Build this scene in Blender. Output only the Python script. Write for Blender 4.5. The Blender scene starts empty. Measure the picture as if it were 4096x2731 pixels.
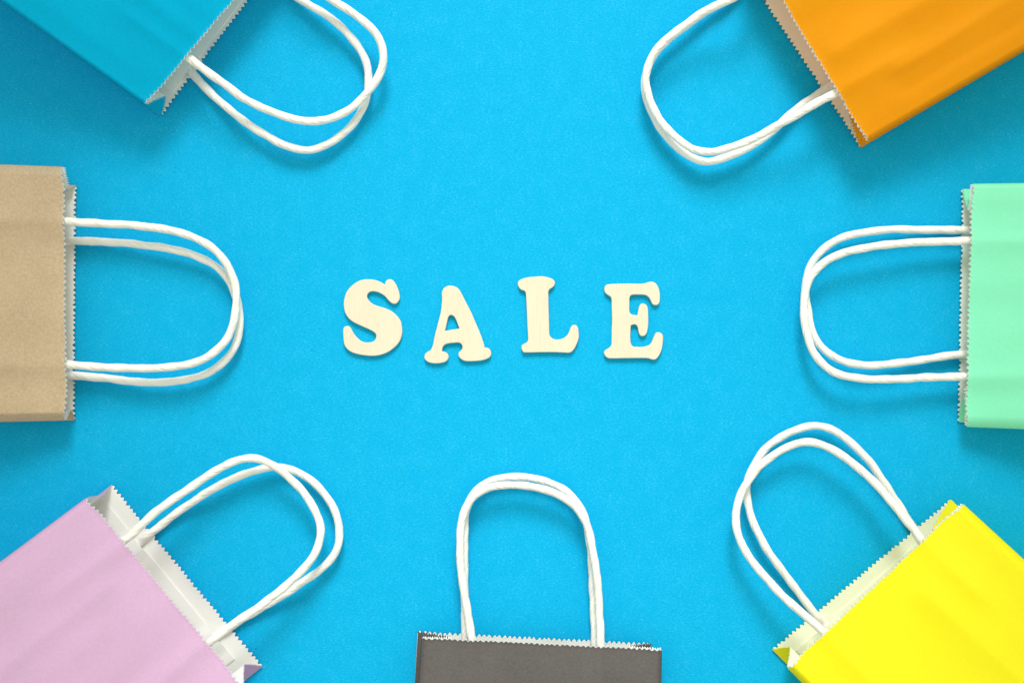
import bpy, bmesh, math, random
from mathutils import Vector, noise
random.seed(7)
scene = bpy.context.scene
C = scene.collection
R = math.radians

# ------------------------------------------------------------------ camera, light, exposure
S = 0.000125                 # metres on the table per photograph pixel (frame = 512 x 341 mm)
H = 0.7111                   # camera height over the sheet (50 mm lens)
cam_d = bpy.data.cameras.new('camera')
cam_d.sensor_width = 36.0
cam_d.lens = 50.0
cam_d.clip_start = 0.01
cam_d.clip_end = 20.0
cam = bpy.data.objects.new('camera', cam_d)
cam.location = (0, 0, H)
C.objects.link(cam)
scene.camera = cam

world = bpy.data.worlds.new('World')
scene.world = world
world.use_nodes = True
bg = world.node_tree.nodes['Background']
bg.inputs['Color'].default_value = (1.0, 1.0, 0.84, 1)
bg.inputs['Strength'].default_value = 0.80

def area(name, loc, target, sx, sy, watts, col):
    d = bpy.data.lights.new(name, 'AREA')
    d.shape = 'RECTANGLE'; d.size = sx; d.size_y = sy
    d.energy = watts; d.color = col
    d.spread = R(31)
    o = bpy.data.objects.new(name, d)
    o.location = loc
    o.rotation_euler = (Vector(target) - Vector(loc)).to_track_quat('-Z', 'Y').to_euler()
    C.objects.link(o)
    return o
area('window_light', (0.03, 1.13, 0.92), (0.02, 0.035, 0), 0.50, 1.0, 1.85, (1.0, 0.985, 0.98))

vs = scene.view_settings
vs.view_transform = 'Standard'
vs.look = 'None'
vs.exposure = 0.0
vs.gamma = 1.0
vs.use_curve_mapping = False

# ------------------------------------------------------------------ helpers
def P(px, py, z):
    k = S * (H - z) / H
    return Vector(((px - 2048.0) * k, -(py - 1365.5) * k, z))

def sm(a, b, x):
    t = min(1.0, max(0.0, (x - a) / (b - a)))
    return t * t * (3 - 2 * t)

def new_mat(name):
    m = bpy.data.materials.new(name)
    m.use_nodes = True
    nt = m.node_tree
    return m, nt, nt.nodes['Principled BSDF'], nt.nodes['Material Output']

def N(nt, typ, **kw):
    n = nt.nodes.new(typ)
    for k, v in kw.items():
        if k in n.inputs: n.inputs[k].default_value = v
        else: setattr(n, k, v)
    return n

def ramp(nt, stops):
    r = nt.nodes.new('ShaderNodeValToRGB')
    e = r.color_ramp.elements
    while len(e) < len(stops): e.new(0.5)
    for i, (p, c) in enumerate(stops):
        e[i].position = p
        e[i].color = (c[0], c[1], c[2], 1)
    return r

def lin(c):
    return tuple((x / 12.92 if x <= 0.04045 else ((x + 0.055) / 1.055) ** 2.4) for x in [v / 255.0 for v in c])

def paper_mat(name, col, transl=0.25, rough=0.62, var=0.10, spec=0.18, bump=0.25, wrinkle=0.30):
    m, nt, b, out = new_mat(name)
    L = nt.links
    tc = N(nt, 'ShaderNodeTexCoord')
    n1 = N(nt, 'ShaderNodeTexNoise', Scale=800.0, Detail=5.0, Roughness=0.7)
    n2 = N(nt, 'ShaderNodeTexNoise', Scale=38.0, Detail=3.0, Roughness=0.55)
    L.new(tc.outputs['Object'], n1.inputs['Vector'])
    L.new(tc.outputs['Object'], n2.inputs['Vector'])
    lo = tuple(c * (1 - var) for c in col); hi = tuple(min(0.95, c * (1 + var)) for c in col)
    r = ramp(nt, [(0.3, lo), (0.7, hi)])
    mixf = N(nt, 'ShaderNodeMix', data_type='FLOAT')
    mixf.inputs[0].default_value = 0.3
    L.new(n1.outputs['Fac'], mixf.inputs[2]); L.new(n2.outputs['Fac'], mixf.inputs[3])
    L.new(mixf.outputs[0], r.inputs['Fac'])
    L.new(r.outputs['Color'], b.inputs['Base Color'])
    b.inputs['Roughness'].default_value = rough
    b.inputs['Specular IOR Level'].default_value = spec
    bp = N(nt, 'ShaderNodeBump', Strength=bump, Distance=0.00025)
    L.new(n1.outputs['Fac'], bp.inputs['Height'])
    # faint irregular creases of handled paper
    n3 = N(nt, 'ShaderNodeTexNoise', Scale=30.0, Detail=2.5, Roughness=0.5, Distortion=0.8)
    n3.noise_type = 'RIDGED_MULTIFRACTAL'
    L.new(tc.outputs['Object'], n3.inputs['Vector'])
    bq = N(nt, 'ShaderNodeBump', Strength=wrinkle, Distance=0.0010)
    L.new(n3.outputs['Fac'], bq.inputs['Height'])
    L.new(bp.outputs['Normal'], bq.inputs['Normal'])
    L.new(bq.outputs['Normal'], b.inputs['Normal'])
    if transl > 0:
        t = N(nt, 'ShaderNodeBsdfTranslucent')
        L.new(r.outputs['Color'], t.inputs['Color'])
        mx = N(nt, 'ShaderNodeMixShader')
        mx.inputs[0].default_value = transl
        L.new(b.outputs[0], mx.inputs[1]); L.new(t.outputs[0], mx.inputs[2])
        L.new(mx.outputs[0], out.inputs['Surface'])
    return m

def backdrop_mat():
    m, nt, b, out = new_mat('blue_paper')
    L = nt.links
    tc = N(nt, 'ShaderNodeTexCoord')
    mp = N(nt, 'ShaderNodeMapping')
    mp.inputs['Scale'].default_value = (0.55, 1.25, 1.0)
    L.new(tc.outputs['Object'], mp.inputs['Vector'])
    fib = N(nt, 'ShaderNodeTexNoise', Scale=1500.0, Detail=4.0, Roughness=0.75, Distortion=0.5)
    L.new(mp.outputs[0], fib.inputs['Vector'])
    cloud = N(nt, 'ShaderNodeTexNoise', Scale=110.0, Detail=5.0, Roughness=0.62)
    L.new(tc.outputs['Object'], cloud.inputs['Vector'])
    mx = N(nt, 'ShaderNodeMix', data_type='FLOAT'); mx.inputs[0].default_value = 0.15
    L.new(fib.outputs['Fac'], mx.inputs[2]); L.new(cloud.outputs['Fac'], mx.inputs[3])
    r = ramp(nt, [(0.36, (0.0, 0.36, 0.655)), (0.53, (0.0, 0.41, 0.735)), (0.66, (0.04, 0.475, 0.80))])
    L.new(mx.outputs[0], r.inputs['Fac'])
    # sparse dark fibres and specks in the paper
    mp2 = N(nt, 'ShaderNodeMapping'); mp2.inputs['Scale'].default_value = (0.6, 1.3, 1.0)
    L.new(tc.outputs['Object'], mp2.inputs['Vector'])
    sp = N(nt, 'ShaderNodeTexNoise', Scale=520.0, Detail=1.0, Distortion=2.5)
    L.new(mp2.outputs[0], sp.inputs['Vector'])
    sr = ramp(nt, [(0.735, (0, 0, 0)), (0.775, (1, 1, 1))])
    L.new(sp.outputs['Fac'], sr.inputs['Fac'])
    mc = N(nt, 'ShaderNodeMix', data_type='RGBA')
    L.new(sr.outputs['Color'], mc.inputs[0])
    L.new(r.outputs['Color'], mc.inputs[6])
    mc.inputs[7].default_value = (0.0, 0.27, 0.55, 1)
    L.new(mc.outputs[2], b.inputs['Base Color'])
    b.inputs['Roughness'].default_value = 0.78
    b.inputs['Specular IOR Level'].default_value = 0.12
    bp = N(nt, 'ShaderNodeBump', Strength=0.35, Distance=0.0003)
    L.new(fib.outputs['Fac'], bp.inputs['Height'])
    L.new(bp.outputs['Normal'], b.inputs['Normal'])
    return m

def wood_mat():
    m, nt, b, out = new_mat('pale_plywood')
    L = nt.links
    tc = N(nt, 'ShaderNodeTexCoord')
    mp = N(nt, 'ShaderNodeMapping'); mp.inputs['Scale'].default_value = (1.0, 0.05, 0.3)
    L.new(tc.outputs['Object'], mp.inputs['Vector'])
    n = N(nt, 'ShaderNodeTexNoise', Scale=1500.0, Detail=4.0, Roughness=0.65)
    L.new(mp.outputs[0], n.inputs['Vector'])
    n2 = N(nt, 'ShaderNodeTexNoise', Scale=160.0, Detail=3.0, Roughness=0.6)
    L.new(mp.outputs[0], n2.inputs['Vector'])
    mx = N(nt, 'ShaderNodeMix', data_type='FLOAT'); mx.inputs[0].default_value = 0.35
    L.new(n.outputs['Fac'], mx.inputs[2]); L.new(n2.outputs['Fac'], mx.inputs[3])
    r = ramp(nt, [(0.32, (0.69, 0.605, 0.44)), (0.5, (0.735, 0.66, 0.505)), (0.68, (0.765, 0.70, 0.555))])
    L.new(mx.outputs[0], r.inputs['Fac'])
    L.new(r.outputs['Color'], b.inputs['Base Color'])
    b.inputs['Roughness'].default_value = 0.6
    b.inputs['Specular IOR Level'].default_value = 0.25
    bp = N(nt, 'ShaderNodeBump', Strength=0.2, Distance=0.0002)
    L.new(mx.outputs[0], bp.inputs['Height'])
    L.new(bp.outputs['Normal'], b.inputs['Normal'])
    return m

def cord_mat():
    m, nt, b, out = new_mat('twisted_paper_cord')
    L = nt.links
    tc = N(nt, 'ShaderNodeTexCoord')
    mp = N(nt, 'ShaderNodeMapping')
    mp.inputs['Scale'].default_value = (1.0, 34.0, 1.0)
    L.new(tc.outputs['UV'], mp.inputs['Vector'])       # u: along the cord (cm), v: twist phase
    n = N(nt, 'ShaderNodeTexNoise', Scale=1.0, Detail=4.0, Roughness=0.6)
    L.new(mp.outputs[0], n.inputs['Vector'])
    r = ramp(nt, [(0.30, (0.74, 0.69, 0.57)), (0.44, (0.91, 0.89, 0.82)), (0.7, (0.94, 0.93, 0.885))])
    L.new(n.outputs['Fac'], r.inputs['Fac'])
    L.new(r.outputs['Color'], b.inputs['Base Color'])
    b.inputs['Roughness'].default_value = 0.6
    b.inputs['Specular IOR Level'].default_value = 0.3
    b.inputs['Subsurface Weight'].default_value = 0.0
    bp = N(nt, 'ShaderNodeBump', Strength=0.55, Distance=0.0004)
    L.new(n.outputs['Fac'], bp.inputs['Height'])
    L.new(bp.outputs['Normal'], b.inputs['Normal'])
    return m

def lining(name, col, t=0.0):
    return paper_mat(name, col, transl=t, var=0.025, rough=0.7, spec=0.2, bump=0.15)
LINING = lining('white_lining', (0.86, 0.87, 0.82))
LIN_T = lining('white_lining_thin', (0.90, 0.90, 0.86), 0.6)
LIN_O = lining('lining_of_orange_paper', (0.96, 0.85, 0.72))
LIN_Y = lining('lining_of_yellow_paper', (0.86, 0.89, 0.70))
CORD = cord_mat()
WOOD = wood_mat()

def mesh_obj(name, verts, faces, mats, parent=None, origin=None, smooth=True, midx=None):
    o0 = origin if origin is not None else Vector((0, 0, 0))
    me = bpy.data.meshes.new(name)
    me.from_pydata([tuple(Vector(v) - o0) for v in verts], [], faces)
    for m in mats: me.materials.append(m)
    if midx:
        me.polygons.foreach_set('material_index', midx)
    if smooth:
        me.polygons.foreach_set('use_smooth', [True] * len(me.polygons))
    me.update()
    o = bpy.data.objects.new(name, me)
    C.objects.link(o)
    if parent: o.parent = parent
    return o

def solidify(o, t, mo=1):
    md = o.modifiers.new('thickness', 'SOLIDIFY')
    md.thickness = t
    md.offset = -1.0
    md.material_offset = mo
    md.material_offset_rim = 0
    md.use_quality_normals = True

def catmull(pts, step, closed=False):
    """resample 2D/3D points on a centripetal-ish Catmull-Rom spline"""
    n = len(pts); out = []
    rng = range(n) if closed else range(n - 1)
    for i in rng:
        p1 = pts[i]; p2 = pts[(i + 1) % n]
        p0 = pts[(i - 1) % n] if (closed or i > 0) else p1 * 2 - p2
        p3 = pts[(i + 2) % n] if (closed or i + 2 < n) else p2 * 2 - p1
        k = max(2, int((p2 - p1).length / step))
        for j in range(k):
            t = j / k
            out.append(0.5 * ((2 * p1) + (p2 - p0) * t + (2 * p0 - 5 * p1 + 4 * p2 - p3) * t * t
                              + (3 * p1 - p0 - 3 * p2 + p3) * t ** 3))
    if not closed: out.append(pts[-1].copy())
    return out

# ------------------------------------------------------------------ the sheet of blue paper
bd = mesh_obj('backdrop', [(-0.6, -0.45, 0), (0.6, -0.45, 0), (0.6, 0.5, 0), (-0.6, 0.5, 0)], [(0, 1, 2, 3)],
              [backdrop_mat()], smooth=False)
bd['kind'] = 'structure'
bd['label'] = 'flat sheet of bright blue paper under everything'

# ------------------------------------------------------------------ paper carrier bags
def teeth(n, seed, amp=1.0):
    """serrated cut: returns f(x in 0..1) in 0 (tip) .. 1 (notch)"""
    rnd = random.Random(seed)
    a = [rnd.uniform(0.78, 1.12) for _ in range(n + 2)]
    j = [rnd.uniform(-0.12, 0.12) for _ in range(n + 2)]
    base = [rnd.uniform(-0.12, 0.12) for _ in range(n + 2)]
    def f(x):
        q = x * n
        i = min(n, max(0, int(q)))
        t = q - i + j[i]
        w = abs(2 * (t - 0.5))                # 0 at the tip, 1 at the notches
        w = min(1.0, max(0.0, w))
        w = w ** 1.15
        return amp * (w * a[i] + base[i] * (1 - w))
    return f

def polyline_handle(name, pix, zprof, root, org, seed, r0=0.00186, flat=0.0):
    """a twisted paper cord swept along traced points at their own heights"""
    rnd = random.Random(seed)
    # arc-length parameter from the pixels
    p2 = [Vector((a, b, 0)) for a, b in pix]
    p2 = catmull(p2, 12.0)
    # soften hand-traced jitter
    for _ in range(10):
        q = [p.copy() for p in p2]
        for i in range(1, len(p2) - 1):
            q[i] = (p2[i - 1] + p2[i] * 2 + p2[i + 1]) / 4
        p2 = q
    acc = [0.0]
    for a, b in zip(p2, p2[1:]): acc.append(acc[-1] + (b - a).length)
    tot = acc[-1]
    def zz(t):
        for (t0, z0), (t1, z1) in zip(zprof, zprof[1:]):
            if t <= t1: return z0 + (z1 - z0) * sm(t0, t1, t)
        return zprof[-1][1]
    raw = [P(p.x, p.y, zz(s / tot) * 0.001) for p, s in zip(p2, acc)]
    # resample evenly
    d = [0.0]
    for a, b in zip(raw, raw[1:]): d.append(d[-1] + (b - a).length)
    n = int(d[-1] / 0.00055)
    pts = []; k = 0
    for i in range(n + 1):
        s = d[-1] * i / n
        while k < len(d) - 2 and d[k + 1] < s: k += 1
        f = (s - d[k]) / max(1e-9, d[k + 1] - d[k])
        pts.append(raw[k].lerp(raw[k + 1], f))
    # small kinks of a stiff cord
    off = rnd.uniform(0, 50)
    for i in range(n + 1):
        s = d[-1] * i / n
        e = sm(0, 0.012, s) * sm(0, 0.012, d[-1] - s)
        pts[i] = pts[i] + Vector((noise.noise(Vector((s * 110, off, 0))), noise.noise(Vector((s * 110, off, 7))), 0)) * 0.00028 * e
    SEG = 40
    creases = []
    ph = 0.0
    ncr = 5
    for c in range(ncr):
        creases.append((2 * math.pi * (c + rnd.uniform(-0.3, 0.3)) / ncr, rnd.uniform(0.13, 0.31), rnd.uniform(0.06, 0.17), rnd.uniform(0, 99)))
    pitch = rnd.uniform(0.021, 0.026)
    verts = []; faces = []; uvs = []
    phase = rnd.uniform(0, 6.28)
    for i in range(n + 1):
        s = d[-1] * i / n
        t = (pts[min(n, i + 2)] - pts[max(0, i - 2)]).normalized()
        up = Vector((0, 0, 1))
        side = t.cross(up).normalized()
        up2 = side.cross(t).normalized()
        endw = 1.0 + 0.16 * (math.exp(-s / 0.018) + math.exp(-(d[-1] - s) / 0.018))
        sq = 1.0 - flat * max(1 - sm(0.011, 0.017, s), 1 - sm(0.011, 0.017, d[-1] - s))
        lump = 1.0 + 0.07 * noise.noise(Vector((s * 150, off + 20, 0)))
        phase += 2 * math.pi / pitch * (d[-1] / n) * (1.0 + 0.35 * noise.noise(Vector((s * 90, off + 3, 1))))
        for j in range(SEG):
            th = 2 * math.pi * j / SEG
            phi = th + phase
            r = 1.03 + 0.04 * math.cos(2 * phi)
            for (c0, dep, w, o2) in creases:
                dd = (phi - c0 + math.pi) % (2 * math.pi) - math.pi
                g = dep * (0.55 + 0.75 * noise.noise(Vector((s * 120, o2, 2))))
                if g > 0:
                    # one-sided fold: a soft slope, then a sharp step
                    r -= g * math.exp(-(dd / w) ** 2) * (1.0 if dd > 0 else 0.65)
            rr = r0 * endw * lump * r
            verts.append(pts[i] + side * (math.cos(th) * rr) + up2 * (math.sin(th) * rr * sq))
            uvs.append((s * 100, (phi / (2 * math.pi)) ))
    for i in range(n):
        for j in range(SEG):
            a = i * SEG + j; b = i * SEG + (j + 1) % SEG
            faces.append((a, b, b + SEG, a + SEG))
    faces.append(tuple(range(SEG))[::-1]); faces.append(tuple(n * SEG + j for j in range(SEG)))
    o = mesh_obj(name, verts, faces, [CORD], root, org)
    me = o.data
    uv = me.uv_layers.new(name='twist')
    for p in me.polygons:
        vals = [uvs[v] for v in p.vertices]
        m0 = vals[0][1]
        for li, v in zip(p.loop_indices, vals):
            q = v[1]
            if q - m0 > 0.5: q -= 1
            if m0 - q > 0.5: q += 1
            uv.data[li].uv = (v[0], q)
    return o

LENGTH = 0.172
def make_bag(label, outer, inner, FL, FR, BL, BR, eL, eR, zf, roll, g, A, B, zA, zB, seed,
             patch=None, wave=0.8, ridge=1.0, extra=(), cz=(0.5, 0.5), slope=0.33, rp=1.9):
    """FL.. mouth corners of front / back panel (photo pixels), eL / eR a second point on each long edge,
       zf height of the front panel (mm), roll (width mm, drop mm) left and right, g crease depth left / right (mm)"""
    zf *= 0.001
    (rwL, rdL), (rwR, rdR) = [(a * 0.001, b * 0.001) for a, b in roll]
    zb = 0.0011
    fl = P(*FL, zf - rdL); fr = P(*FR, zf - rdR)
    bl = P(*BL, zb); br = P(*BR, zb)
    def edge_dir(f, e, z0):
        d = 0.03
        for _ in range(6):
            q = P(*e, z0 + slope * d) - f; q.z = 0
            d = q.length
        return q.normalized()
    dl = edge_dir(fl, eL, zf - rdL); dr = edge_dir(fr, eR, zf - rdR)
    dl = dr = (dl + dr).normalized()
    org = (bl + br) / 2 + (dl + dr) * 0.25 * LENGTH
    org.z = 0
    root = bpy.data.objects.new('shopping_bag', None)
    root.empty_display_size = 0.03
    root.location = org
    C.objects.link(root)
    root['label'] = label; root['category'] = 'paper bag'; root['group'] = 'paper bags lying around the word'
    W = (fr - fl).length
    WB = (br - bl).length
    rnd = random.Random(seed)
    off = rnd.uniform(0, 100)
    # where the handles are glued
    def u_of(p):
        q = P(*p, zf); v = fr - fl
        return (q - fl).dot(v) / v.length_squared
    uh = [u_of(A[0]), u_of(A[-1])]
    feats = [(uh[0], 1.3, 0.045, 0.0, 0.050), (uh[1], 1.3, 0.045, 0.0, 0.050)] + list(extra)
    dav = (dl + dr).normalized()
    mouth = abs(((fl + fr) / 2).dot(dav))          # how far the mouth lies from the lens axis
    def front(u, v):
        over = max(0.0, v - LENGTH); v = min(v, LENGTH)
        a = fl + dl * v; b = fr + dr * v
        p = a.lerp(b, u)
        x = u * W; y = (1 - u) * W
        z = zf + slope * v
        if x < rwL: z -= rdL * (1 - x / rwL) ** rp
        if y < rwR: z -= rdR * (1 - y / rwR) ** rp
        e = sm(0, 0.012, x) * sm(0, 0.012, y)
        for (uc, am, sg, v0, v1) in feats:
            uc = uc + 0.012 * noise.noise(Vector((v * 22, uc * 40, off)))
            k = math.exp(-(abs(u - uc) / sg) ** 1.7) * (1 - sm(v1 * 0.55, v1, v)) * sm(v0 - 0.004, v0 + 0.004, v + 0.0041)
            z += am * 0.001 * ridge * k * e
        z += wave * 0.001 * e * (1.3 * noise.noise(Vector((u * 4.2, v * 9, off)))
                               + 0.45 * noise.noise(Vector((u * 11, v * 24, off + 9))))
        p = p - dav * ((rdL + rdR) / 2 / H * mouth * e)
        # the panel sags a little at the cut edge and closes at the bottom of the bag
        z -= 0.0007 * e * (1 - sm(0, 0.02, v))
        z = zb + 0.0006 + (z - zb - 0.0006) * (1 - over / 0.01)
        return Vector((p.x, p.y, z))
    def back(u, v):
        a = bl + dl * v; b = br + dr * v
        p = a.lerp(b, u)
        lift = 0.0014 * math.exp(-v / 0.0035) * (0.5 + 0.7 * noise.noise(Vector((u * 6, 3, off))))
        return Vector((p.x, p.y, zb + max(0.0, lift) * sm(0, .08, u) * sm(0, .08, 1 - u)))
    rows = [0.0, 0.00045, 0.0009, 0.0015, 0.0024, 0.0036, 0.005, 0.007, 0.0095]
    v = 0.0125
    while v < LENGTH - 0.013:
        rows.append(v); v += 0.0032
    rows += [LENGTH - 0.006, LENGTH]
    end_rows = [LENGTH + 0.01 * k / 4 for k in range(1, 5)]
    NT = 47
    AMP = 0.0016
    def panel(name, fn, tf, flip, tip=True, curl=0.0, lin_=None):
        nu = NT * 6
        us = [i / nu for i in range(nu + 1)]
        verts = []
        rows_ = rows + (end_rows if fn is front else [])
        for k, v in enumerate(rows_):
            fade = max(0.0, 1 - v / 0.006)
            for u in us:
                w = v + AMP * tf(u) * fade
                if k == 1 and tip: w = AMP * tf(u) + 0.00010 + 0.00070 * max(0.0, 1 - tf(u))
                if k == 2 and tip: w += 0.0004
                p = fn(u, w)
                if k < 3 and curl: p.z += curl * (3 - k) / 3 * (1 - min(1, tf(u)))
                verts.append(p)
        faces = []; mi = []
        n1 = nu + 1
        for k in range(len(rows_) - 1):
            for i in range(nu):
                q = (k * n1 + i, k * n1 + i + 1, (k + 1) * n1 + i + 1, (k + 1) * n1 + i)
                faces.append(q if not flip else q[::-1])
                mi.append(1 if (tip and k == 0) else 0)
        return mesh_obj(name, verts, faces, [outer, lin_ or inner], root, org, midx=mi)
    def orient(o, want_up):
        # make the outer side's normals point the right way
        me = o.data
        s = sum(p.normal.z * p.area for p in me.polygons)
        if (s > 0) != want_up: me.flip_normals()
    tf = teeth(NT, seed * 3 + 1); tb = teeth(NT, seed * 3 + 2)
    fo = panel('front_panel', front, tf, False, True, 0.0003, LIN_T)
    orient(fo, True); solidify(fo, 0.0003)
    bo = panel('back_panel', back, tb, False, False)
    orient(bo, False); solidify(bo, 0.0003)
    ux = (fr - fl); ux.z = 0; ux.normalize()
    # folded side gussets
    for side in (0, 1):
        gd = g[side] * 0.001
        inw = ux if side == 0 else -ux
        tg = teeth(26, seed * 5 + side, 1.0)
        NS = 52
        verts = []
        rws = rows
        for v in rws:
            fade = max(0.0, 1 - v / 0.006)
            F0 = front(side, v); B0 = back(side, v)
            for i in range(NS * 2 + 1):
                s = i / NS
                vv = v + AMP * 0.9 * tg(i / (NS * 2)) * fade
                F1 = front(side, vv) + inw * 0.0003 - Vector((0, 0, 0.0004)); B1 = back(side, vv) + inw * -0.0001 + Vector((0, 0, 0.0002))
                gg = gd * (1 - sm(0.03, LENGTH, vv))
                Cc = (F1 + B1) / 2 + inw * gg
                Cc.z = B1.z + (F1.z - B1.z) * (cz[side] + (0.5 - cz[side]) * sm(0.02, 0.12, vv))
                if s <= 1:
                    p = F1.lerp(Cc, s); bow = math.sin(math.pi * s)
                    p = p + Vector((0, 0, 1)) * (0.0009 * bow)
                else:
                    p = Cc.lerp(B1, s - 1); bow = math.sin(math.pi * (s - 1))
                    p = p + Vector((0, 0, 1)) * (-0.0006 * bow * (1 if F0.z > 0.008 else 0))
                verts.append(p)
        n1 = NS * 2 + 1
        faces = []
        for k in range(len(rws) - 1):
            for i in range(NS * 2):
                faces.append((k * n1 + i, k * n1 + i + 1, (k + 1) * n1 + i + 1, (k + 1) * n1 + i))
        go = mesh_obj('gusset', verts, faces, [outer, inner], root, org)
        # the printed side faces out of the bag
        if Vector((0, 0, -1)).cross(dav).dot(-inw) < 0: go.data.flip_normals()
        solidify(go, 0.00025)
    # handles: the front one leaves from under the front panel, the back one from the back panel
    def extend(pts, d):
        a = Vector(pts[0]); b = Vector(pts[1]); t = (a - b).normalized()
        e = Vector(pts[-1]); f = Vector(pts[-2]); t2 = (e - f).normalized()
        return [tuple(a + t * d)] + list(pts) + [tuple(e + t2 * d)]
    ha = polyline_handle('handle', extend(A, 90), zA, root, org, seed * 11 + 1)
    hb = polyline_handle('handle', extend(B, 90), zB, root, org, seed * 11 + 2, flat=0.5 if patch else 0.0)
    if patch:
        # glued reinforcement strip over the cord ends, inside the back panel
        q0, q1 = P(*patch[0], 0.0022), P(*patch[1], 0.0022)
        nu, nv = 80, 8
        ub = [P(*B[0], 0.003), P(*B[-1], 0.003)]
        verts = []
        for j in range(nv + 1):
            for i in range(nu + 1):
                p = q0.lerp(q1, i / nu) + dav * (0.03 * j / nv)
                z = zb + 0.0009
                for c in ub:
                    dd = (p - c); dd.z = 0
                    lat = abs(dd.dot((q1 - q0).normalized()))
                    z = max(z, zb + 0.0009 + 0.0022 * (1 - sm(0.0018, 0.0100, lat)))
                verts.append(Vector((p.x, p.y, z)))
        faces = [(j * (nu + 1) + i, j * (nu + 1) + i + 1, (j + 1) * (nu + 1) + i + 1, (j + 1) * (nu + 1) + i)
                 for j in range(nv) for i in range(nu)]
        po = mesh_obj('handle_patch', verts, faces, [inner, inner], root, org)
        orient(po, True); solidify(po, 0.0004, 0)
        es = po.modifiers.new('sharp_edges', 'EDGE_SPLIT'); es.split_angle = R(40)
    return root

BLUE = paper_mat('blue_kraft', (0.0, 0.53, 0.85), spec=0.08, transl=0.35)
ORANGE = paper_mat('orange_kraft', (0.99, 0.385, 0.006), var=0.07, transl=0.34, spec=0.12)
BROWN = paper_mat('brown_kraft', (0.60, 0.46, 0.30), var=0.2, transl=0.2)
MINT = paper_mat('mint_kraft', (0.28, 0.95, 0.60), var=0.06, transl=0.2)
PINK = paper_mat('pink_kraft', (0.72, 0.465, 0.69), var=0.08)
BLACK = paper_mat('black_kraft', (0.088, 0.080, 0.076), var=0.25, transl=0.0, rough=0.6, spec=0.2)
YELLOW = paper_mat('yellow_kraft', (0.93, 0.86, 0.012), var=0.03)

def prof(e, q, m, e2=None, tm=0.5):
    e2 = e if e2 is None else e2
    return [(0, e), (0.10, e), (tm * 0.55, q), (tm, m), (1 - (1 - tm) * 0.55, q), (0.90, e2), (1, e2)]

# blue, top left
make_bag('bright blue paper bag with white twisted handles, between brown bag and top edge', BLUE, LINING,
    (588, 422), (1207, -311), (649, 468), (1212, -282), (30, 0), (649, -733), 23,
    ((1.5, 1.5), (4, 5)), (9, 9),
    [(758, 235), (828, 287), (909, 345), (974, 394), (1040, 428), (1105, 455), (1170, 477), (1249, 489), (1314, 479), (1379, 451),
     (1432, 414), (1471, 370), (1510, 318), (1532, 261), (1536, 209), (1523, 161), (1497, 122), (1453, 83), (1401, 46), (1349, 13),
     (1300, -18), (1240, -60), (1180, -120), (1125, -190), (1105, -215)],
    [(740, 262), (784, 312), (844, 376), (909, 431), (974, 485), (1040, 528), (1105, 566), (1170, 594), (1214, 604), (1270, 598),
     (1323, 571), (1379, 531), (1423, 483), (1453, 431), (1473, 375), (1477, 314), (1473, 270), (1453, 218), (1423, 174), (1379, 122),
     (1336, 83), (1279, 44), (1218, 9), (1165, -22), (1120, -70), (1090, -135), (1075, -190)],
    prof(20, 15, 11), prof(2.6, 7, 5), 11, patch=((690, 372), (1065, -128)),
    extra=((0.36, 0.9, 0.05, 0.0, 0.12), (0.55, -0.9, 0.06, 0, 0.14)))

# orange, top right
make_bag('orange paper bag with white twisted handles near the top right corner', ORANGE, LIN_O,
    (2968, -252), (3464, 570), (2922, -189), (3438, 594), (3600, -635), (4096, 187), 25,
    ((4, 4), (2.6, 2)), (14, 19),
    [(3045, -112), (3000, -62), (2960, -22), (2923, 2), (2870, 19), (2814, 48), (2770, 79), (2705, 126), (2661, 159), (2626, 196), (2600, 235),
     (2585, 279), (2581, 322), (2592, 379), (2613, 436), (2644, 490), (2696, 542), (2740, 579), (2783, 602), (2836, 611), (2901, 599),
     (2966, 577), (3032, 547), (3097, 510), (3162, 473), (3228, 436), (3293, 398), (3336, 376)],
    [(2990, -118), (2965, -70), (2940, -20), (2905, 8), (2860, 26), (2814, 53), (2770, 84), (2712, 126), (2664, 165), (2628, 202), (2600, 244),
     (2583, 290), (2577, 340), (2581, 383), (2596, 427), (2618, 475), (2644, 518), (2683, 566), (2727, 605), (2770, 634), (2809, 649),
     (2857, 647), (2901, 633), (2966, 604), (3032, 569), (3097, 520), (3140, 475), (3206, 422), (3249, 392), (3310, 352)],
    prof(22, 16, 11), prof(4, 7, 5.5), 12, wave=0.9, slope=0.16,
    extra=((0.62, 1.2, 0.05, 0.01, 0.10), (0.80, 1.0, 0.035, 0.03, 0.12), (0.9, -1.0, 0.04, 0.03, 0.14)), cz=(0.85, 0.86))

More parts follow.
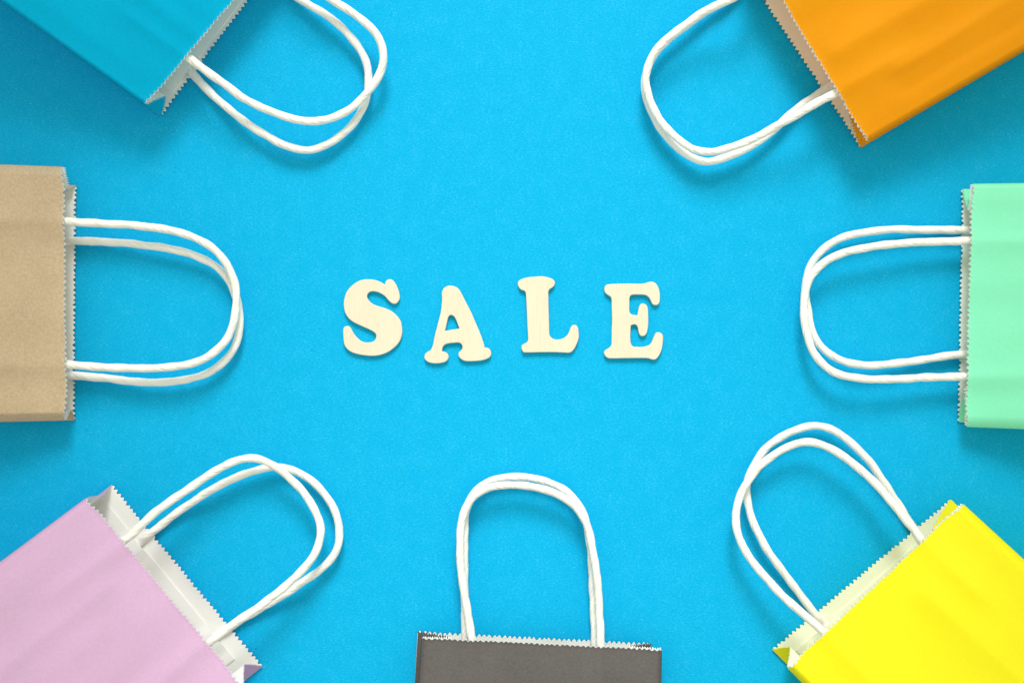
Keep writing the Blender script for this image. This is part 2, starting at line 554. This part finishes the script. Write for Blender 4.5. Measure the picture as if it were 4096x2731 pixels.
# brown, left
make_bag('brown kraft paper bag with white twisted handles at the left edge', BROWN, LINING,
    (262, 667), (270, 1682), (308, 742), (302, 1680), (0, 661), (0, 1684), 17,
    ((4.4, 5), (4.2, 4)), (6, 5),
    [(262, 887), (305, 890), (370, 892), (436, 895), (501, 898), (566, 905), (632, 912), (697, 924), (762, 943), (828, 975), (871, 1009),
     (906, 1053), (928, 1097), (941, 1144), (947, 1190), (947, 1220), (941, 1265), (928, 1318), (897, 1372), (854, 1413), (806, 1442),
     (740, 1461), (653, 1470), (566, 1474), (479, 1472), (414, 1468), (348, 1463), (276, 1459)],
    [(266, 966), (327, 965), (392, 966), (457, 969), (523, 974), (588, 982), (653, 991), (719, 1003), (784, 1022), (836, 1046), (884, 1079),
     (915, 1118), (936, 1166), (951, 1210), (960, 1250), (960, 1296), (954, 1344), (936, 1396), (902, 1444), (854, 1479), (797, 1505),
     (719, 1522), (653, 1529), (601, 1531), (544, 1527), (479, 1520), (414, 1511), (348, 1505), (296, 1502), (268, 1500)],
    prof(14.2, 15, 11), prof(4, 6.5, 5.5), 13, wave=0.8, rp=1.15)

# mint, right
make_bag('mint green paper bag with white twisted handles at the right edge', MINT, LINING,
    (3856, 1707), (3880, 735), (3828, 1686), (3843, 757), (4096, 1718), (4096, 730), 13.5,
    ((6, 3.0), (2.6, 3.0)), (18, 12),
    [(3862, 1506), (3812, 1506), (3747, 1508), (3682, 1511), (3616, 1514), (3551, 1517), (3486, 1516), (3420, 1511), (3355, 1499), (3312, 1474),
     (3272, 1440), (3246, 1396), (3229, 1344), (3218, 1287), (3214, 1226), (3218, 1168), (3231, 1125), (3251, 1090), (3281, 1059), (3320, 1033),
     (3368, 1013), (3420, 998), (3486, 987), (3551, 979), (3616, 972), (3682, 969), (3747, 967), (3812, 965), (3869, 964)],
    [(3860, 1416), (3812, 1420), (3747, 1429), (3682, 1440), (3616, 1449), (3551, 1457), (3486, 1461), (3420, 1457), (3368, 1443), (3320, 1421),
     (3281, 1387), (3255, 1344), (3240, 1296), (3231, 1244), (3222, 1190), (3221, 1140), (3228, 1100), (3240, 1064), (3259, 1029), (3290, 994), (3325, 969),
     (3368, 951), (3420, 937), (3486, 926), (3551, 919), (3616, 917), (3682, 919), (3747, 921), (3812, 920), (3866, 920)],
    prof(10.5, 13, 11), prof(4, 6.5, 5.5), 14, wave=0.7, cz=(0.86, 0.86))

# pink, bottom left
make_bag('pale pink paper bag with white twisted handles at the bottom left', PINK, LINING,
    (352, 1984), (980, 2738), (451, 1935), (1054, 2660), (0, 2262), (628, 3012), 29,
    ((3, 4), (4, 5)), (2.5, 7),
    [(505, 2153), (537, 2128), (594, 2070), (653, 2023), (713, 1983), (772, 1942), (844, 1893), (907, 1856), (969, 1833), (1019, 1830), (1076, 1850),
     (1126, 1881), (1176, 1925), (1220, 1975), (1257, 2032), (1280, 2088), (1285, 2138), (1273, 2188), (1245, 2238), (1201, 2288), (1151, 2335),
     (1094, 2382), (1032, 2429), (969, 2470), (907, 2513), (852, 2557), (832, 2572)],
    [(552, 2171), (594, 2138), (653, 2091), (713, 2045), (772, 2005), (831, 1966), (891, 1934), (938, 1910), (1001, 1886), (1063, 1869), (1126, 1866),
     (1188, 1885), (1251, 1925), (1301, 1975), (1339, 2038), (1357, 2100), (1359, 2157), (1342, 2213), (1307, 2257), (1251, 2301), (1188, 2341),
     (1126, 2382), (1070, 2416), (1000, 2456), (930, 2498), (868, 2540)],
    prof(26, 19, 12), prof(2.6, 7, 5.5), 15, patch=((419, 2005), (938, 2635)), wave=1.0,
    extra=((0.34, 1.4, 0.05, 0.02, 0.13), (0.15, 0.6, 0.06, 0, 0.14)))

# black, bottom centre
make_bag('charcoal black paper bag with white twisted handles at the bottom centre', BLACK, LINING,
    (1688, 2541), (2648, 2588), (1671, 2520), (2604, 2567), (1670, 2731), (2649, 2731), 13,
    ((2.5, 1.5), (2.5, 2.0)), (16, 14),
    [(1886, 2552), (1877, 2495), (1867, 2423), (1855, 2364), (1846, 2305), (1842, 2245), (1839, 2186), (1841, 2126), (1847, 2072), (1861, 2026),
     (1891, 1985), (1932, 1957), (1986, 1942), (2045, 1938), (2105, 1941), (2164, 1953), (2223, 1973), (2271, 1999), (2312, 2034), (2342, 2081),
     (2360, 2138), (2373, 2204), (2384, 2275), (2392, 2346), (2396, 2423), (2399, 2483), (2402, 2575)],
    [(1862, 2545), (1861, 2470), (1860, 2400), (1857, 2320), (1857, 2240), (1856, 2160), (1857, 2100), (1865, 2035), (1885, 1980), (1927, 1938), (1986, 1914),
     (2045, 1906), (2105, 1907), (2164, 1918), (2223, 1938), (2271, 1967), (2308, 2008), (2336, 2057), (2351, 2112), (2361, 2180), (2367, 2260),
     (2371, 2340), (2375, 2423), (2378, 2512), (2379, 2572)],
    prof(10.3, 12.5, 11), prof(4, 6.5, 5.5), 16, wave=0.5, cz=(0.86, 0.86))

# yellow, bottom right
make_bag('bright yellow paper bag with white twisted handles at the bottom right', YELLOW, LIN_Y,
    (3143, 2664), (3846, 2007), (3085, 2592), (3799, 1992), (3211, 2731), (4096, 2243), 24,
    ((4, 5), (5, 4)), (7.5, 19),
    [(3290, 2523), (3269, 2501), (3226, 2465), (3175, 2421), (3125, 2378), (3081, 2328), (3031, 2271), (2988, 2214), (2959, 2163), (2944, 2107),
     (2941, 2054), (2951, 2004), (2977, 1946), (3009, 1897), (3045, 1856), (3088, 1823), (3132, 1795), (3182, 1773), (3233, 1764), (3276, 1772),
     (3326, 1794), (3377, 1825), (3427, 1865), (3478, 1907), (3521, 1953), (3564, 2004), (3608, 2060), (3651, 2110), (3688, 2162)],
    [(3300, 2496), (3276, 2473), (3240, 2429), (3197, 2372), (3153, 2314), (3110, 2257), (3074, 2206), (3038, 2143), (3009, 2083), (2991, 2018),
     (2984, 1953), (2998, 1896), (3024, 1845), (3052, 1803), (3088, 1769), (3139, 1737), (3197, 1712), (3247, 1700), (3290, 1702), (3341, 1723),
     (3391, 1759), (3442, 1806), (3485, 1852), (3521, 1907), (3557, 1961), (3593, 2018), (3630, 2076), (3672, 2136)],
    prof(21.2, 16, 11), prof(2.6, 7, 5.5), 17, patch=((3185, 2600), (3670, 2175)), wave=0.9,
    extra=((0.62, 1.2, 0.05, 0.02, 0.13),), cz=(0.45, 0.86))

# ------------------------------------------------------------------ wooden letters
def letter(outline, holes, ox, oy, sc, corners, label):
    T = 0.0023
    BV = 0.0004
    def conv(pts):
        q = [Vector((ox + x / sc, oy + y / sc, 0)) for x, y in pts]
        # smooth, but keep the sharp notches
        sharp = [i for i, p in enumerate(pts) if p in corners]
        out = []
        if sharp:
            i0 = sharp[0]
            q = q[i0:] + q[:i0]
            idx = [(i - i0) % len(q) for i in sharp] + [len(q)]
            idx = sorted(set(idx))
            q2 = q + [q[0]]
            for a, b in zip(idx, idx[1:]):
                out += catmull(q2[a:b + 1], 4.0)[:-1]
        else:
            out = catmull(q, 4.0, True)
        return [P(p.x, p.y, T) for p in out]
    outl = conv(outline)
    cen = sum(outl, Vector()) / len(outl)
    cen.z = 0
    cu = bpy.data.curves.new('wooden_letter', 'CURVE')
    cu.dimensions = '2D'
    cu.fill_mode = 'BOTH'
    cu.extrude = T / 2 - BV
    cu.bevel_depth = BV
    cu.bevel_resolution = 3
    cu.offset = -BV
    for loop in [outl] + [conv(h) for h in holes]:
        s = cu.splines.new('POLY')
        s.points.add(len(loop) - 1)
        for k, p in enumerate(loop):
            s.points[k].co = (p.x - cen.x, p.y - cen.y, 0, 1)
        s.use_cyclic_u = True
    tmp = bpy.data.objects.new('tmp', cu)
    C.objects.link(tmp)
    dg = bpy.context.evaluated_depsgraph_get()
    me = bpy.data.meshes.new_from_object(tmp.evaluated_get(dg))
    bpy.data.objects.remove(tmp)
    me.name = 'wooden_letter'
    for v in me.vertices: v.co.z += T / 2 + 0.0001
    me.materials.clear(); me.materials.append(WOOD)
    o = bpy.data.objects.new('wooden_letter', me)
    o.location = cen
    C.objects.link(o)
    o['label'] = label; o['category'] = 'letter'; o['group'] = 'wooden letters spelling SALE'
    return o

S_ = [(845, 170), (870, 105), (925, 75), (985, 90), (1030, 140), (1070, 215), (1100, 300), (1115, 385), (1112, 430), (1085, 480), (1050, 510),
      (1005, 515), (960, 495), (910, 450), (860, 390), (800, 345), (730, 310), (650, 293), (590, 298), (550, 325), (530, 370), (535, 415),
      (565, 460), (620, 510), (700, 548), (800, 577), (880, 605), (960, 645), (1030, 695), (1090, 760), (1135, 835), (1150, 910), (1158, 1000),
      (1150, 1080), (1120, 1170), (1070, 1245), (1000, 1310), (920, 1370), (820, 1415), (720, 1440), (620, 1448), (520, 1442), (400, 1425),
      (280, 1392), (190, 1340), (135, 1275), (112, 1200), (103, 1100), (100, 1000), (110, 945), (145, 918), (195, 915), (235, 945), (270, 1010),
      (310, 1075), (370, 1140), (430, 1185), (500, 1205), (580, 1205), (640, 1190), (680, 1150), (693, 1095), (685, 1055), (650, 1020),
      (580, 980), (480, 935), (370, 885), (280, 840), (200, 775), (145, 695), (120, 610), (112, 500), (125, 410), (160, 310), (220, 225),
      (300, 155), (380, 108), (450, 85), (540, 77), (630, 82), (720, 103), (790, 135)]
letter(S_, [], 1350, 1100, 4.48, {(845, 170)}, 'pale wooden letter S, first of the word SALE')
A_ = [(545, 100), (610, 110), (670, 140), (715, 190), (755, 260), (800, 350), (850, 450), (920, 585), (990, 750), (1060, 910), (1120, 1070),
      (1158, 1195), (1155, 1212), (1195, 1210), (1240, 1230), (1270, 1280), (1272, 1340), (1250, 1380), (1190, 1415), (1100, 1440), (960, 1452),
      (830, 1452), (760, 1430), (705, 1385), (688, 1330), (700, 1290), (735, 1260), (757, 1225), (757, 1180), (735, 1140), (690, 1120),
      (600, 1125), (510, 1135), (450, 1155), (410, 1195), (398, 1240), (395, 1274), (440, 1285), (485, 1310), (508, 1350), (508, 1400),
      (480, 1445), (420, 1475), (330, 1492), (230, 1490), (140, 1465), (90, 1420), (78, 1375), (90, 1325), (130, 1290), (180, 1262),
      (215, 1210), (235, 1140), (270, 970), (300, 860), (335, 720), (370, 580), (388, 430), (394, 330), (391, 240), (405, 180), (440, 135), (490, 108)]
AH = [(555, 625), (600, 645), (635, 690), (670, 775), (705, 870), (640, 880), (550, 895), (448, 912), (465, 840), (485, 750), (505, 670), (525, 640)]
letter(A_, [AH], 1680, 1120, 4.48, {(1155, 1212), (395, 1274), (705, 870), (448, 912)}, 'pale wooden letter A, second of the word SALE')
L_ = [(480, 190), (560, 185), (640, 198), (700, 220), (735, 255), (732, 300), (705, 335), (665, 360), (650, 395), (650, 450), (652, 600),
      (658, 800), (662, 950), (672, 985), (700, 1015), (740, 1032), (800, 1032), (860, 1010), (910, 965), (935, 910), (955, 860), (985, 837),
      (1020, 842), (1045, 870), (1055, 930), (1058, 1000), (1040, 1070), (1005, 1145), (970, 1190), (930, 1210), (850, 1208), (700, 1203),
      (500, 1205), (350, 1208), (315, 1203), (292, 1165), (290, 1120), (310, 1098), (350, 1078), (375, 1045), (375, 980), (368, 850),
      (360, 650), (350, 450), (342, 400), (325, 380), (275, 360), (247, 320), (240, 275), (260, 240), (320, 212), (400, 196)]
letter(L_, [], 2000, 1050, 3.357, set(), 'pale wooden letter L, third of the word SALE')
E_ = [(1405, 330), (1430, 300), (1480, 290), (1600, 285), (1750, 283), (1900, 285), (1950, 277), (2000, 262), (2040, 257), (2085, 275),
      (2120, 320), (2140, 380), (2148, 440), (2142, 530), (2120, 565), (2080, 572), (2045, 555), (2025, 510), (2000, 470), (1960, 440),
      (1910, 432), (1790, 432), (1755, 445), (1740, 475), (1738, 560), (1736, 630), (1745, 675), (1775, 700), (1845, 708), (1858, 640),
      (1870, 590), (1895, 555), (1930, 552), (1965, 570), (1985, 620), (1990, 720), (1990, 830), (1978, 920), (1955, 970), (1920, 988),
      (1885, 980), (1862, 935), (1850, 870), (1825, 835), (1790, 832), (1758, 845), (1752, 930), (1750, 1020), (1758, 1085), (1785, 1125),
      (1850, 1132), (1930, 1130), (2000, 1108), (2040, 1065), (2065, 1000), (2090, 950), (2125, 936), (2165, 948), (2188, 990), (2185, 1080),
      (2170, 1170), (2135, 1250), (2095, 1295), (2065, 1303), (2020, 1295), (1980, 1284), (1850, 1282), (1650, 1285), (1500, 1287),
      (1450, 1282), (1410, 1250), (1397, 1210), (1410, 1180), (1450, 1155), (1485, 1125), (1497, 1080), (1500, 900), (1505, 780), (1500, 600),
      (1498, 500), (1485, 460), (1440, 430), (1405, 390)]
letter(E_, [], 2000, 1050, 3.357, {(1845, 708), (1758, 845)}, 'pale wooden letter E, last of the word SALE')
